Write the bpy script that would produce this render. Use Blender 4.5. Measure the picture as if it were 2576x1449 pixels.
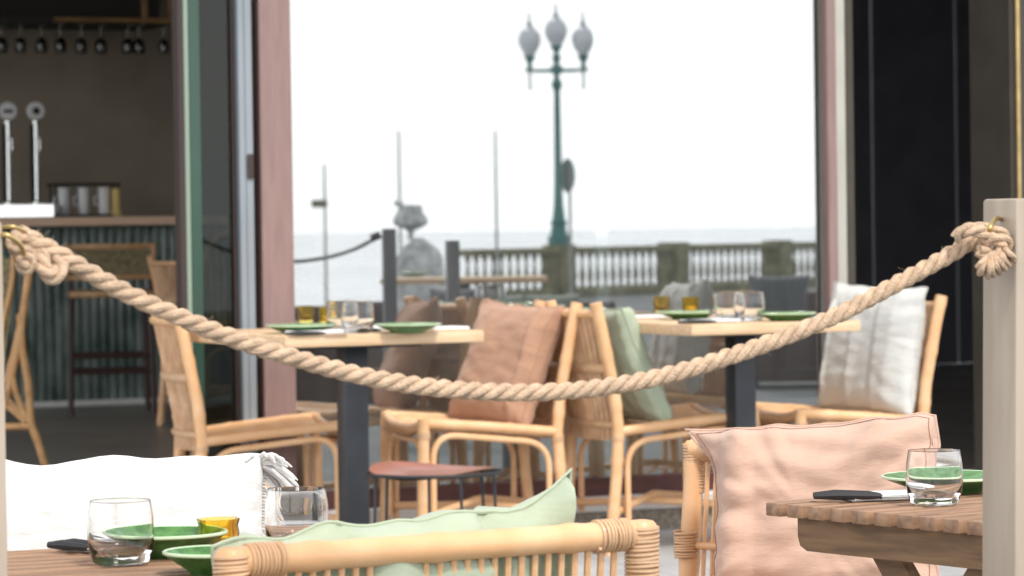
import bpy, bmesh, math, random
from mathutils import Vector, Matrix, noise
random.seed(7)
for o in list(bpy.data.objects): bpy.data.objects.remove(o)
S = bpy.context.scene; C = S.collection
R = math.radians
# ------------------------------------------------------------------ camera
F = 8229.0                       # focal length in units of a 2576 px wide picture
EYE = 1.055; PITCH = math.atan(149.5/F); ROLL = 0.0144
r0 = Vector((1,0,0)); u0 = Vector((0,math.sin(PITCH),math.cos(PITCH))); fw = Vector((0,math.cos(PITCH),-math.sin(PITCH)))
rt = r0*math.cos(ROLL)-u0*math.sin(ROLL); up = u0*math.cos(ROLL)+r0*math.sin(ROLL)
cam = bpy.data.cameras.new('camera'); co = bpy.data.objects.new('camera', cam); C.objects.link(co)
co.matrix_world = Matrix(((rt.x,up.x,-fw.x,0),(rt.y,up.y,-fw.y,0),(rt.z,up.z,-fw.z,EYE),(0,0,0,1)))
cam.sensor_width = 36; cam.lens = 36*F/2576; cam.clip_start = .1; cam.clip_end = 5000
cam.dof.use_dof = True; cam.dof.focus_distance = 4.9; cam.dof.aperture_fstop = 11
S.camera = co
# ------------------------------------------------------------------ sky and sun
SUN_EL, SUN_AZ = 52, 150         # azimuth clockwise from +Y: the sun stands behind the camera to the right
w = bpy.data.worlds.new('World'); S.world = w; w.use_nodes = True
nt = w.node_tree; nt.nodes.clear()
sky = nt.nodes.new('ShaderNodeTexSky'); sky.sky_type = 'NISHITA'; sky.sun_disc = False
sky.sun_elevation = R(SUN_EL); sky.sun_rotation = R(SUN_AZ); sky.dust_density = 4; sky.air_density = 1.2; sky.ozone_density = 1
bg = nt.nodes.new('ShaderNodeBackground'); bg.inputs[1].default_value = .12
cl = nt.nodes.new('ShaderNodeTexNoise'); cl.inputs['Scale'].default_value = 2.2; cl.inputs['Detail'].default_value = 5
rm = nt.nodes.new('ShaderNodeMapRange'); rm.inputs[1].default_value = .3; rm.inputs[2].default_value = .7; rm.inputs[3].default_value = .72; rm.inputs[4].default_value = .97
mx = nt.nodes.new('ShaderNodeMix'); mx.data_type = 'RGBA'; mx.inputs[7].default_value = (9.2,9.35,9.7,1)   # cloud cover over the clear sky
wo = nt.nodes.new('ShaderNodeOutputWorld')
nt.links.new(cl.outputs[0], rm.inputs[0]); nt.links.new(rm.outputs[0], mx.inputs[0]); nt.links.new(sky.outputs[0], mx.inputs[6])
tcw = nt.nodes.new('ShaderNodeTexCoord'); sx = nt.nodes.new('ShaderNodeSeparateXYZ'); nt.links.new(tcw.outputs['Generated'], sx.inputs[0])
gr = nt.nodes.new('ShaderNodeMapRange'); gr.inputs[1].default_value = 0; gr.inputs[2].default_value = .75; gr.inputs[3].default_value = 1.5; gr.inputs[4].default_value = .62; gr.interpolation_type = 'SMOOTHSTEP'
nt.links.new(sx.outputs[2], gr.inputs[0]); ml = nt.nodes.new('ShaderNodeVectorMath'); ml.operation = 'SCALE'
nt.links.new(mx.outputs[2], ml.inputs[0]); nt.links.new(gr.outputs[0], ml.inputs['Scale']); nt.links.new(ml.outputs[0], bg.inputs[0]); nt.links.new(bg.outputs[0], wo.inputs[0])
sl = bpy.data.lights.new('sun', 'SUN'); sl.energy = 2.0; sl.angle = R(11); sl.color = (1,.95,.88)
so = bpy.data.objects.new('sun', sl); C.objects.link(so)
sd = Vector((math.sin(R(SUN_AZ))*math.cos(R(SUN_EL)), math.cos(R(SUN_AZ))*math.cos(R(SUN_EL)), math.sin(R(SUN_EL))))
so.rotation_euler = sd.to_track_quat('Z','Y').to_euler()
S.view_settings.view_transform = 'Standard'; S.view_settings.look = 'None'; S.view_settings.gamma = 1
S.view_settings.exposure = .66
# ------------------------------------------------------------------ helpers: picture point to place
def at(px, py, z=None, Y=None):
    d = fw + rt*((px-1288)/F) - up*((py-724.5)/F)
    t = (z-EYE)/d.z if z is not None else Y/d.y
    return Vector((0,0,EYE)) + d*t
FR = R(24); FO = Vector((.464,11.27,0)); FU = Vector((math.cos(FR),math.sin(FR),0)); FN = Vector((-math.sin(FR),math.cos(FR),0))  # facade line, inward normal
def fu(px, inward=0, py=600):    # position along the facade of what is seen at px
    d = fw + rt*((px-1288)/F) - up*((py-724.5)/F)
    o = FO + FN*inward
    t = (o.dot(FN))/(d.dot(FN)); return (d*t-FO).dot(FU)
def mirrored(p):                 # the place whose reflection in the window pane stands at p
    d = (p-FO).dot(FN); q = p-FN*(2*d); q.z = p.z; return q
def mdir(a):                     # heading a (degrees) as seen in the pane -> real heading
    d = Vector((math.cos(R(a)),math.sin(R(a)),0)); d = d-FN*(2*d.dot(FN)); return math.atan2(d.y,d.x)
# ------------------------------------------------------------------ helpers: mesh
class MB:
    def __init__(s): s.v=[]; s.f=[]
    def add(s, vs, fs):
        n=len(s.v); s.v += [tuple(p) for p in vs]; s.f += [tuple(n+i for i in f) for f in fs]; return s
    def box(s, x0,x1,y0,y1,z0,z1, bev=0, M=None):
        bm = bmesh.new(); bmesh.ops.create_cube(bm, size=1)
        for v in bm.verts: v.co = Vector(((x0+x1)/2+v.co.x*(x1-x0),(y0+y1)/2+v.co.y*(y1-y0),(z0+z1)/2+v.co.z*(z1-z0)))
        if bev: bmesh.ops.bevel(bm, geom=bm.edges[:], offset=bev, segments=2, profile=.5, affect='EDGES')
        bm.verts.index_update()
        s.add([(M@v.co if M else v.co) for v in bm.verts], [[v.index for v in f.verts] for f in bm.faces]); bm.free(); return s
    def tube(s, path, r, n=10, closed=False, cap=True, flat=1):
        P=[Vector(p) for p in path]; m=len(P)
        rs = r if isinstance(r,(list,tuple)) else [r]*m
        T=[]
        for i in range(m):
            a=P[(i-1)%m] if (closed or i>0) else P[i]; b=P[(i+1)%m] if (closed or i<m-1) else P[i]
            T.append((b-a).normalized())
        ref=Vector((0,0,1)) if abs(T[0].z)<.9 else Vector((1,0,0))
        N=(ref-T[0]*ref.dot(T[0])).normalized(); rings=[]; k=len(s.v)
        for i in range(m):
            N=(N-T[i]*N.dot(T[i])).normalized(); B=T[i].cross(N)
            for j in range(n):
                a=2*math.pi*j/n; s.v.append(tuple(P[i]+N*(math.cos(a)*rs[i])+B*(math.sin(a)*rs[i]*flat)))
        for i in range(m if closed else m-1):
            i2=(i+1)%m
            for j in range(n):
                s.f.append((k+i*n+j, k+i*n+(j+1)%n, k+i2*n+(j+1)%n, k+i2*n+j))
        if cap and not closed:
            s.f.append(tuple(k+j for j in reversed(range(n)))); s.f.append(tuple(k+(m-1)*n+j for j in range(n)))
        return s
    def lathe(s, prof, c=(0,0,0), n=32, M=None):
        k=len(s.v)
        for (r,z) in prof:
            for j in range(n):
                a=2*math.pi*j/n; p=Vector((c[0]+r*math.cos(a), c[1]+r*math.sin(a), c[2]+z))
                s.v.append(tuple(M@p if M else p))
        for i in range(len(prof)-1):
            for j in range(n): s.f.append((k+i*n+j, k+i*n+(j+1)%n, k+(i+1)*n+(j+1)%n, k+(i+1)*n+j))
        if prof[0][0]>1e-5: s.f.append(tuple(k+j for j in reversed(range(n))))
        if prof[-1][0]>1e-5: s.f.append(tuple(k+(len(prof)-1)*n+j for j in range(n)))
        return s
    def grid(s, fn, nu, nv):
        k=len(s.v)
        for i in range(nu+1):
            for j in range(nv+1): s.v.append(tuple(fn(i/nu,j/nv)))
        for i in range(nu):
            for j in range(nv): a=k+i*(nv+1)+j; s.f.append((a,a+nv+1,a+nv+2,a+1))
        return s
    def build(s, name, mat, parent=None, smooth=True, loc=None, rotz=None, weld=False):
        me=bpy.data.meshes.new(name); me.from_pydata(s.v,[],s.f)
        bm=bmesh.new(); bm.from_mesh(me)
        bmesh.ops.remove_doubles(bm, verts=bm.verts, dist=1e-6 if not weld else 1e-4)
        bmesh.ops.recalc_face_normals(bm, faces=bm.faces); bm.to_mesh(me); bm.free()
        me.materials.append(mat)
        if smooth:
            me.shade_smooth(); me.set_sharp_from_angle(angle=R(38))
        o=bpy.data.objects.new(name,me); C.objects.link(o)
        if parent: o.parent=parent
        if loc is not None: o.location=loc
        if rotz is not None: o.rotation_euler[2]=rotz
        return o
def tag(o, label=None, cat=None, group=None, kind=None):
    if label: o['label']=label
    if cat: o['category']=cat
    if group: o['group']=group
    if kind: o['kind']=kind
    return o
def thing(name, label, cat, loc=(0,0,0), rotz=0, group=None):
    o=bpy.data.objects.new(name,None); C.objects.link(o); o.location=loc; o.rotation_euler=(0,0,rotz); o.empty_display_size=.1
    return tag(o,label,cat,group)
def copy_tree(o, parent=None):
    c=o.copy(); C.objects.link(c)
    if parent: c.parent=parent
    for ch in list(o.children): copy_tree(ch,c)
    return c
def arc(p, q, r=.06, n=6):        # polyline p with rounded corners
    pts=[Vector(a) for a in p]; out=[pts[0]]
    for i in range(1,len(pts)-1):
        a,b,c=pts[i-1],pts[i],pts[i+1]; d1=(a-b); d2=(c-b); rr=min(r,d1.length*.48,d2.length*.48)
        s1=b+d1.normalized()*rr; s2=b+d2.normalized()*rr
        for k in range(n+1):
            t=k/n; out.append(s1*(1-t)**2+b*2*t*(1-t)+s2*t*t)
    out.append(pts[-1]); return out
# ------------------------------------------------------------------ materials
def mat(name, col, rough=.6, metal=0, noise_s=0, noise_a=.15, bump_s=0, bump=0, col2=None, stretch=(1,1,1), spec=.5, sheen=0, coat=0, detail=4):
    m=bpy.data.materials.new(name); m.use_nodes=True; t=m.node_tree; b=t.nodes['Principled BSDF']; L=t.links.new
    b.inputs['Base Color'].default_value=(*col,1); b.inputs['Roughness'].default_value=rough; b.inputs['Metallic'].default_value=metal
    b.inputs['Specular IOR Level'].default_value=spec; b.inputs['Sheen Weight'].default_value=sheen; b.inputs['Coat Weight'].default_value=coat
    tc=t.nodes.new('ShaderNodeTexCoord'); mp=t.nodes.new('ShaderNodeMapping'); mp.inputs['Scale'].default_value=stretch; L(tc.outputs['Object'],mp.inputs[0])
    if noise_s:
        n=t.nodes.new('ShaderNodeTexNoise'); n.inputs['Scale'].default_value=noise_s; n.inputs['Detail'].default_value=detail; L(mp.outputs[0],n.inputs['Vector'])
        mxn=t.nodes.new('ShaderNodeMix'); mxn.data_type='RGBA'
        c2=col2 or tuple(c*(1-noise_a*2) for c in col)
        mxn.inputs[6].default_value=(*c2,1); mxn.inputs[7].default_value=(*col,1)
        rr=t.nodes.new('ShaderNodeMapRange'); rr.inputs[1].default_value=.35; rr.inputs[2].default_value=.65; L(n.outputs[0],rr.inputs[0]); L(rr.outputs[0],mxn.inputs[0])
        L(mxn.outputs[2],b.inputs['Base Color'])
        r2=t.nodes.new('ShaderNodeMapRange'); r2.inputs[3].default_value=min(1,rough+.12); r2.inputs[4].default_value=max(0,rough-.08); L(n.outputs[0],r2.inputs[0]); L(r2.outputs[0],b.inputs['Roughness'])
    if bump_s:
        n=t.nodes.new('ShaderNodeTexNoise'); n.inputs['Scale'].default_value=bump_s; n.inputs['Detail'].default_value=6; L(mp.outputs[0],n.inputs['Vector'])
        bp=t.nodes.new('ShaderNodeBump'); bp.inputs['Strength'].default_value=bump; bp.inputs['Distance'].default_value=.01; L(n.outputs[0],bp.inputs['Height']); L(bp.outputs[0],b.inputs['Normal'])
    return m
def linen(name, col, warp=260, big=.5):
    m=mat(name,col,.9,0,14,.05,sheen=.25,spec=.2); t=m.node_tree; L=t.links.new; b=t.nodes['Principled BSDF']; tc=[n for n in t.nodes if n.type=='TEX_COORD'][0]
    def wv(ax):
        n=t.nodes.new('ShaderNodeTexWave'); n.bands_direction=ax; n.inputs['Scale'].default_value=warp; n.inputs['Distortion'].default_value=1.5; n.inputs['Detail'].default_value=2; L(tc.outputs['Object'],n.inputs['Vector']); return n
    a=wv('X'); c=wv('Z'); ad=t.nodes.new('ShaderNodeMath'); L(a.outputs[1],ad.inputs[0]); L(c.outputs[1],ad.inputs[1])
    bp=t.nodes.new('ShaderNodeBump'); bp.inputs['Strength'].default_value=.25; bp.inputs['Distance'].default_value=.001; L(ad.outputs[0],bp.inputs['Height'])
    mp=t.nodes.new('ShaderNodeMapping'); mp.inputs['Scale'].default_value=(1,1,2.4); mp.inputs['Rotation'].default_value=(0,.3,0); L(tc.outputs['Object'],mp.inputs[0])
    n=t.nodes.new('ShaderNodeTexNoise'); n.inputs['Scale'].default_value=6; n.inputs['Detail'].default_value=4; n.inputs['Roughness'].default_value=.4; n.inputs['Distortion'].default_value=.3; L(mp.outputs[0],n.inputs['Vector'])
    b2=t.nodes.new('ShaderNodeBump'); b2.inputs['Strength'].default_value=big; b2.inputs['Distance'].default_value=.02; L(n.outputs[0],b2.inputs['Height']); L(bp.outputs[0],b2.inputs['Normal'])
    mp3=t.nodes.new('ShaderNodeMapping'); mp3.inputs['Scale'].default_value=(1,1,3.2); mp3.inputs['Rotation'].default_value=(0,-.25,0); L(tc.outputs['Object'],mp3.inputs[0])
    n3=t.nodes.new('ShaderNodeTexNoise'); n3.inputs['Scale'].default_value=22; n3.inputs['Detail'].default_value=5; n3.inputs['Roughness'].default_value=.6; L(mp3.outputs[0],n3.inputs['Vector'])
    b3=t.nodes.new('ShaderNodeBump'); b3.inputs['Strength'].default_value=big*.8; b3.inputs['Distance'].default_value=.008; L(n3.outputs[0],b3.inputs['Height']); L(b2.outputs[0],b3.inputs['Normal']); L(b3.outputs[0],b.inputs['Normal']); return m
def wood(name, c1, c2, axis='X', scale=6, rough=.55):
    m=mat(name,c1,rough); t=m.node_tree; L=t.links.new; b=t.nodes['Principled BSDF']; mp=[n for n in t.nodes if n.type=='MAPPING'][0]
    mp.inputs['Scale'].default_value={'X':(.12,1,1),'Y':(1,.12,1),'Z':(1,1,.12)}[axis]
    n=t.nodes.new('ShaderNodeTexNoise'); n.inputs['Scale'].default_value=scale*9; n.inputs['Detail'].default_value=6; n.inputs['Distortion'].default_value=.6; L(mp.outputs[0],n.inputs['Vector'])
    mxn=t.nodes.new('ShaderNodeMix'); mxn.data_type='RGBA'; mxn.inputs[6].default_value=(*c2,1); mxn.inputs[7].default_value=(*c1,1)
    rr=t.nodes.new('ShaderNodeMapRange'); rr.inputs[1].default_value=.35; rr.inputs[2].default_value=.62; L(n.outputs[0],rr.inputs[0]); L(rr.outputs[0],mxn.inputs[0]); L(mxn.outputs[2],b.inputs['Base Color'])
    bp=t.nodes.new('ShaderNodeBump'); bp.inputs['Strength'].default_value=.25; bp.inputs['Distance'].default_value=.003; L(n.outputs[0],bp.inputs['Height']); L(bp.outputs[0],b.inputs['Normal'])
    return m
def glass(name, col=(1,1,1), rough=0.0, ior=1.45):
    m=bpy.data.materials.new(name); m.use_nodes=True; t=m.node_tree; b=t.nodes['Principled BSDF']
    b.inputs['Base Color'].default_value=(*col,1); b.inputs['Transmission Weight'].default_value=1; b.inputs['Roughness'].default_value=rough; b.inputs['IOR'].default_value=ior; return m
def pane_mat(name, refl, tint, refl_col=(1,1,1), top=.98, dust=0):
    m=bpy.data.materials.new(name); m.use_nodes=True; t=m.node_tree; t.nodes.clear(); L=t.links.new
    g=t.nodes.new('ShaderNodeBsdfGlossy'); g.inputs['Roughness'].default_value=0; g.inputs['Color'].default_value=(*refl_col,1)
    tr=t.nodes.new('ShaderNodeBsdfTransparent'); tr.inputs[0].default_value=(*tint,1)
    lw=t.nodes.new('ShaderNodeLayerWeight'); lw.inputs[0].default_value=.25
    rr=t.nodes.new('ShaderNodeMapRange'); rr.inputs[3].default_value=refl; rr.inputs[4].default_value=top; L(lw.outputs['Fresnel'],rr.inputs[0])
    mxs=t.nodes.new('ShaderNodeMixShader'); o=t.nodes.new('ShaderNodeOutputMaterial')
    L(rr.outputs[0],mxs.inputs[0]); L(tr.outputs[0],mxs.inputs[1]); L(g.outputs[0],mxs.inputs[2])
    if dust:      # salt film and wiping smears on the glass
        df=t.nodes.new('ShaderNodeBsdfDiffuse'); df.inputs[0].default_value=(.8,.82,.82,1); tc=t.nodes.new('ShaderNodeTexCoord'); mp=t.nodes.new('ShaderNodeMapping'); mp.inputs['Scale'].default_value=(3,1,.8); L(tc.outputs['Object'],mp.inputs[0])
        n=t.nodes.new('ShaderNodeTexNoise'); n.inputs['Scale'].default_value=2.5; n.inputs['Detail'].default_value=7; L(mp.outputs[0],n.inputs['Vector'])
        r3=t.nodes.new('ShaderNodeMapRange'); r3.inputs[1].default_value=.3; r3.inputs[2].default_value=.7; r3.inputs[3].default_value=dust*.5; r3.inputs[4].default_value=dust*1.5; L(n.outputs[0],r3.inputs[0])
        m2=t.nodes.new('ShaderNodeMixShader'); L(r3.outputs[0],m2.inputs[0]); L(mxs.outputs[0],m2.inputs[1]); L(df.outputs[0],m2.inputs[2]); L(m2.outputs[0],o.inputs[0])
    else: L(mxs.outputs[0],o.inputs[0])
    return m
def cane_mat(name, col, col2, rough=.42):   # peeled rattan: blotches, faint rings
    m=mat(name,col,rough,0,22,.1,0,0,col2=col2,spec=.5,coat=.12,detail=5); t=m.node_tree; b=t.nodes['Principled BSDF']; L=t.links.new
    tc=[n for n in t.nodes if n.type=='TEX_COORD'][0]
    lk=b.inputs['Base Color'].links[0].from_socket; n=t.nodes.new('ShaderNodeTexNoise'); n.inputs['Scale'].default_value=5; n.inputs['Detail'].default_value=6; L(tc.outputs['Object'],n.inputs['Vector'])
    rr=t.nodes.new('ShaderNodeMapRange'); rr.inputs[1].default_value=.38; rr.inputs[2].default_value=.66; rr.inputs[3].default_value=0; rr.inputs[4].default_value=.6; L(n.outputs[0],rr.inputs[0])
    m2=t.nodes.new('ShaderNodeMix'); m2.data_type='RGBA'; m2.inputs[7].default_value=(col[0]*.86,col[1]*.72,col[2]*.58,1); L(lk,m2.inputs[6]); L(rr.outputs[0],m2.inputs[0]); L(m2.outputs[2],b.inputs['Base Color'])
    n=t.nodes.new('ShaderNodeTexNoise'); n.inputs['Scale'].default_value=160; n.inputs['Detail'].default_value=3; L(tc.outputs['Object'],n.inputs['Vector'])
    bp=t.nodes.new('ShaderNodeBump'); bp.inputs['Strength'].default_value=.2; bp.inputs['Distance'].default_value=.002; L(n.outputs[0],bp.inputs['Height']); L(bp.outputs[0],b.inputs['Normal']); return m
M = dict(
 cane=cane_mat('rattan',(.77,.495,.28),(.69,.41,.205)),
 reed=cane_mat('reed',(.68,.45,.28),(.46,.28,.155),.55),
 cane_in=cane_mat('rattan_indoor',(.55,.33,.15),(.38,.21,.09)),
 wrap=cane_mat('rattan_binding',(.66,.45,.28),(.54,.35,.20),.5),
 rope=mat('jute_rope',(.70,.51,.355),.95,0,60,.14,400,.6,spec=.1),
 oak=wood('oak_tabletop',(.72,.52,.33),(.58,.39,.22)),
 slat=wood('acacia_slats',(.37,.215,.125),(.21,.12,.07)),
 slatend=wood('acacia_frame',(.26,.15,.07),(.14,.075,.035),'Y'),
 black=mat('black_steel',(.035,.04,.048),.4,.3,8,.15),
 blackm=mat('matt_black',(.018,.018,.02),.6),
 mauve=wood('mauve_painted_wood',(.255,.168,.155),(.22,.14,.13),'Z',5,.6),
 redwood=wood('oxblood_frame',(.11,.035,.03),(.075,.025,.02),'X',5,.5),
 alu=mat('grey_aluminium',(.25,.285,.315),.5,.1,3,.05),
 cream=mat('cream_paint',(.42,.41,.36),.6,0,5,.06),
 darkframe=mat('dark_frame',(.035,.02,.018),.5),
 olive=mat('olive_column',(.05,.041,.028),.6,0,6,.1),
 gold=mat('brass',(.62,.46,.20),.35,1,20,.1),
 sill=mat('pale_sill',(.78,.76,.73),.6,0,12,.08),
 granite=mat('granite',(.42,.38,.32),.8,0,90,.25,200,.3,col2=(.2,.17,.13),detail=8),
 paving=mat('paving',(.44,.44,.44),.85,0,3,.12,60,.2),
 floor_in=mat('indoor_floor',(.30,.27,.235),.35,0,2,.1),
 wall_in=mat('bar_wall',(.33,.27,.20),.8,0,3,.1),
 panel=mat('black_panel',(.16,.16,.18),.5,0,4,.1),
 ceiling=mat('dark_ceiling',(.03,.026,.022),.8),
 render=mat('facade_render',(.42,.34,.30),.8,0,5,.1),
 post=wood('beige_painted_wood',(.40,.335,.265),(.35,.285,.22),'Z',4,.6),
 peach=linen('peach_linen',(.58,.385,.295),230,.4),
 brown=linen('brown_linen',(.45,.26,.17)),
 sage=linen('sage_linen',(.41,.47,.345),260,.35),
 sageb=linen('sage_linen_dark',(.33,.42,.22)),
 white=linen('white_cotton',(.69,.68,.665),300,.5),
 ecru=linen('ecru_linen',(.60,.60,.57)),
 grey=linen('grey_linen',(.10,.11,.12)), dbrown=linen('dark_brown_linen',(.06,.045,.04)),
 palegr=linen('pale_green_grey_linen',(.28,.32,.27)),
 green=mat('green_glaze',(.09,.235,.06),.32,0,60,.15,coat=.12,col2=(.035,.12,.025),spec=.35),
 greenrim=mat('pale_glaze_rim',(.55,.68,.45),.2,coat=.5),
 tumbler=glass('clear_glass',(1,1,1),0,1.38), dimmed=glass('dim_glass',(.35,.34,.32),.05), amber=glass('amber_glass',(1,.80,.20),.05),  # hanging glasses tinted dark in place of weaker light over the bar
 stitch=mat('stitch_thread',(.30,.16,.11),.9), wax=mat('candle_wax',(.8,.62,.3),.5), napkin=linen('napkin_cotton',(.78,.78,.78)),
 leather=mat('red_leather',(.36,.145,.105),.35,0,10,.1,coat=.2), mirrorsteel=mat('polished_steel',(.95,.95,.93),.3,1), steel=mat('brushed_steel',(.7,.7,.68),.22,1),
 teal=mat('teal_paint',(.015,.20,.18),.35,0,30,.2,coat=.3), globe=mat('frosted_globe',(.68,.70,.73),.25),
 finial=mat('pale_metal',(.5,.52,.54),.4), mast=mat('weathered_mast',(.36,.36,.35),.6),
 stone=mat('weathered_stone',(.27,.26,.15),.9,0,7,.25,60,.4), greystone=mat('grey_stone',(.72,.73,.72),.9,0,12,.25,50,.5),
 signback=mat('sign_back',(.05,.12,.11),.5),
 pane=pane_mat('window_glass',.385,(.55,.62,.60),dust=.03), leafpane=pane_mat('door_glass',.02,(.36,.42,.38),top=.25),
 edgeglass=mat('green_edge_film',(.02,.065,.042),.2,0,2,.1), edgepale=mat('pale_edge_film',(.24,.32,.25),.3),
 tile=mat('green_glazed_cladding',(.25,.30,.27),.22,0,9,.3,coat=.6,stretch=(1,1,.4),col2=(.06,.10,.085)),
 copper=wood('counter_edge_wood',(.95,.66,.48),(.88,.58,.40)), counter=wood('counter_wood',(.12,.06,.045),(.07,.035,.03)),
 darkwood=mat('dark_wood',(.05,.022,.018),.5), trim=wood('shelf_trim',(.30,.17,.06),(.2,.11,.04)),
 whiteware=mat('white_ceramic',(.85,.85,.84),.2,coat=.4), yellow=mat('yellow_card',(.7,.52,.18),.6), weave=mat('woven_cane',(.30,.24,.12),.7,0,90,.3,160,.6,col2=(.10,.08,.045)))
sea_m=mat('sea_water',(.50,.55,.60),.16,0,.05,.1,1.2,.04); sea_m.node_tree.nodes['Principled BSDF'].inputs['IOR'].default_value=1.33
# ------------------------------------------------------------------ ground, promenade and sea
def struct(name, mb, m, smooth=False): return tag(mb.build(name,m,smooth=smooth),kind='structure')
va,vb=at(1100,600,Y=47),at(2300,600,Y=58)                # seafront edge, as it shows in the pane
pa,pb=mirrored(va),mirrored(vb); pa.z=pb.z=0; ed=(pb-pa).normalized(); en=Vector((ed.y,-ed.x,0))
if en.dot(pa-Vector((0,8,0)))<0: en=-en                   # towards the sea
g=MB(); q=[pa-ed*220+en*.4, pb+ed*220+en*.4, pb+ed*220-en*400, pa-ed*220-en*400]
g.add([(p.x,p.y,0) for p in q],[(0,1,2,3)]); struct('ground',g,mat('asphalt',(.15,.165,.17),.8,0,1.5,.12,60,.2))
# paving joints on the terrace are real grooves between slabs
sl_=MB()
for i in range(-8,12):
    for j in range(-6,16):
        if j<3: sl_.box(i*.6+.003,(i+1)*.6-.003,-j*.6-.6+.003,-j*.6-.003,.001,.012,.002)
tl=sl_.build('terrace_paving',M['paving'],loc=(FO.x,FO.y,0),rotz=FR,smooth=False); tag(tl,kind='structure')
s_=MB(); s_.add([(-4000,-4000,-2.6),(4000,-4000,-2.6),(4000,4000,-2.6),(-4000,4000,-2.6)],[(0,1,2,3)]); struct('sea',s_,sea_m)
q1=MB(); a0=pa-ed*220+en*.41; a1=pb+ed*220+en*.41; q1.add([(a0.x,a0.y,0),(a1.x,a1.y,0),(a1.x,a1.y,-2.7),(a0.x,a0.y,-2.7)],[(0,1,2,3)]); struct('quay_face',q1,M['stone'])
# ------------------------------------------------------------------ restaurant building (one thing, local x along the facade, y inwards)
B=thing('restaurant_building','restaurant pavilion with mauve timber posts, a large fixed window and open doorways on both sides','building',(FO.x,FO.y,0),FR)
FZ=.134; TOP=3.3
def bb(name,m,boxes,par=None,bev=.003,lab=None):
    k=MB()
    for b_ in boxes: k.box(*b_,bev)
    o=k.build(name,m,par or B,smooth=False)
    if lab: o['label']=lab
    return o
U=lambda px,inw=0: fu(px,inw)
L0,L1=U(470),U(592)
bb('plinth',M['granite'],[(-9,9,-.02,.3,0,.084)],bev=.004)
bb('sill',M['sill'],[(-9,9,-.05,.32,.084,FZ)],bev=.006)
bb('indoor_floor',M['floor_in'],[(-9,9,.325,9,.0,FZ-.002)])
bb('post',M['mauve'],[(U(641,.05),U(735),-.02,.05,FZ,TOP)],bev=.006,lab='wide mauve painted timber post')
bb('post',M['mauve'],[(U(2069,.028),U(2102),-.02,.028,FZ,TOP)],bev=.005,lab='narrow mauve painted timber post')
bb('door_jamb',M['cream'],[(U(2103),U(2127),-.012,.12,FZ,TOP)],bev=.003)
bb('door_jamb',M['olive'],[(U(2129),U(2152),0,.12,FZ,TOP)])
a_=bb('door_profile',M['alu'],[(U(598),U(614),-.03,.08,FZ,TOP),(U(614)+.001,U(634),-.027,.08,FZ,TOP)],bev=.004)
bb('hinge',M['darkframe'],[(U(617),U(632),-.037,-.03,1.23,1.31)],a_)
bb('door_profile',M['darkframe'],[(U(635),U(639),-.01,.08,FZ,TOP)])  # dark strip filling the gap beside the post, shade put into its colour
bb('window_rail',M['redwood'],[(U(735)+.001,U(2067)-.001,.0,.10,FZ,.197)],bev=.003,lab='oxblood bottom rail under the window')
bb('window_pane',M['pane'],[(U(735)+.001,U(2067)-.001,.03,.036,.198,TOP)],bev=0)
bb('lintel',M['render'],[(-9,9,-.02,.3,TOP+.002,4.1)])
bb('column',M['olive'],[(U(2487,.25),U(2540),-.02,.25,FZ,TOP)],lab='dark olive column at the right doorway')
bb('door_profile',M['darkframe'],[(U(2541),U(2551),-.02,.1,FZ,TOP)])
bb('trim_strip',M['gold'],[(U(2552),U(2560),-.03,.0,FZ,TOP)])
bb('wall',M['render'],[(U(2561),9,0,.25,FZ,TOP)])
bb('roof',M['ceiling'],[(-5.6,9,.31,9,3.8,4.0)])  # unseen; raised and cut short on the left so daylight reaches the bar
bi=(at(230,1020,z=FZ)-FO).dot(FN)                 # bar front, metres inside
bb('wall',M['wall_in'],[(-9,U(1500,bi+1.5),bi+1.5,bi+1.65,FZ,3.798)],lab='brown grey wall behind the bar')
pk=[]; x=U(1500,bi+1.5)
while x<8.9: pk.append((x+.004,min(x+.62,8.95),bi+1.3,bi+1.34+.004*(len(pk)%2),FZ,3.798)); x+=.63
bb('wall',M['panel'],pk,lab='black panelled wall',bev=.006)
bb('wall',M['panel'],[(9.002,9.1,.3,9,FZ,3.798)],lab='end wall of the room')
# folding glass door leaf, folded back on the left of the window
D=bb('door_leaf',M['darkframe'],[(U(455),U(470),.0,.06,FZ,TOP),(U(589),U(596),.0,.06,FZ,TOP)],lab='folded glass door leaf with green edge')
bb('door_pane',M['leafpane'],[(U(515),U(588),.02,.028,FZ,TOP)],D,bev=0)
bb('pane_edge',M['edgepale'],[(U(471),U(484),.01,.04,FZ+.3,TOP)],D,bev=.004)
bb('pane_edge',M['edgeglass'],[(U(484.5),U(514),.014,.036,FZ+.3,TOP)],D,bev=.004)
# ------------------------------------------------------------------ bar and what stands on it
def lw(x,y,z=0): return FO+FU*x+FN*y+Vector((0,0,z))       # facade coordinates to world
bx0,bx1=U(-260,bi),U(620,bi)
bar=thing('bar_counter','long bar counter with glazed green cladding and a pale timber edge','bar counter',lw(0,bi),FR)
k=MB(); x=bx0
while x<bx1:
    k.box(x+.003,x+.047,0,.03,FZ,1.10,.006); x+=.05
k.build('cladding',M['tile'],bar)
bb('counter_body',M['darkwood'],[(bx0,bx1,.032,.55,FZ,1.10)],bar)
bb('counter_edge',M['copper'],[(bx0,bx1,-.08,-.04,1.103,1.15)],bar)
bb('countertop',M['counter'],[(bx0,bx1,-.039,.6,1.103,1.152)],bar)
bb('foot_rail',M['sill'],[(bx0,bx1,-.02,-.002,FZ,FZ+.03)],bar)
def on_bar(px,py,inw): return at(px,py,Y=1)  # unused
def barpt(px,inw): u=U(px,bi+inw); return lw(u,bi+inw,1.153)
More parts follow.
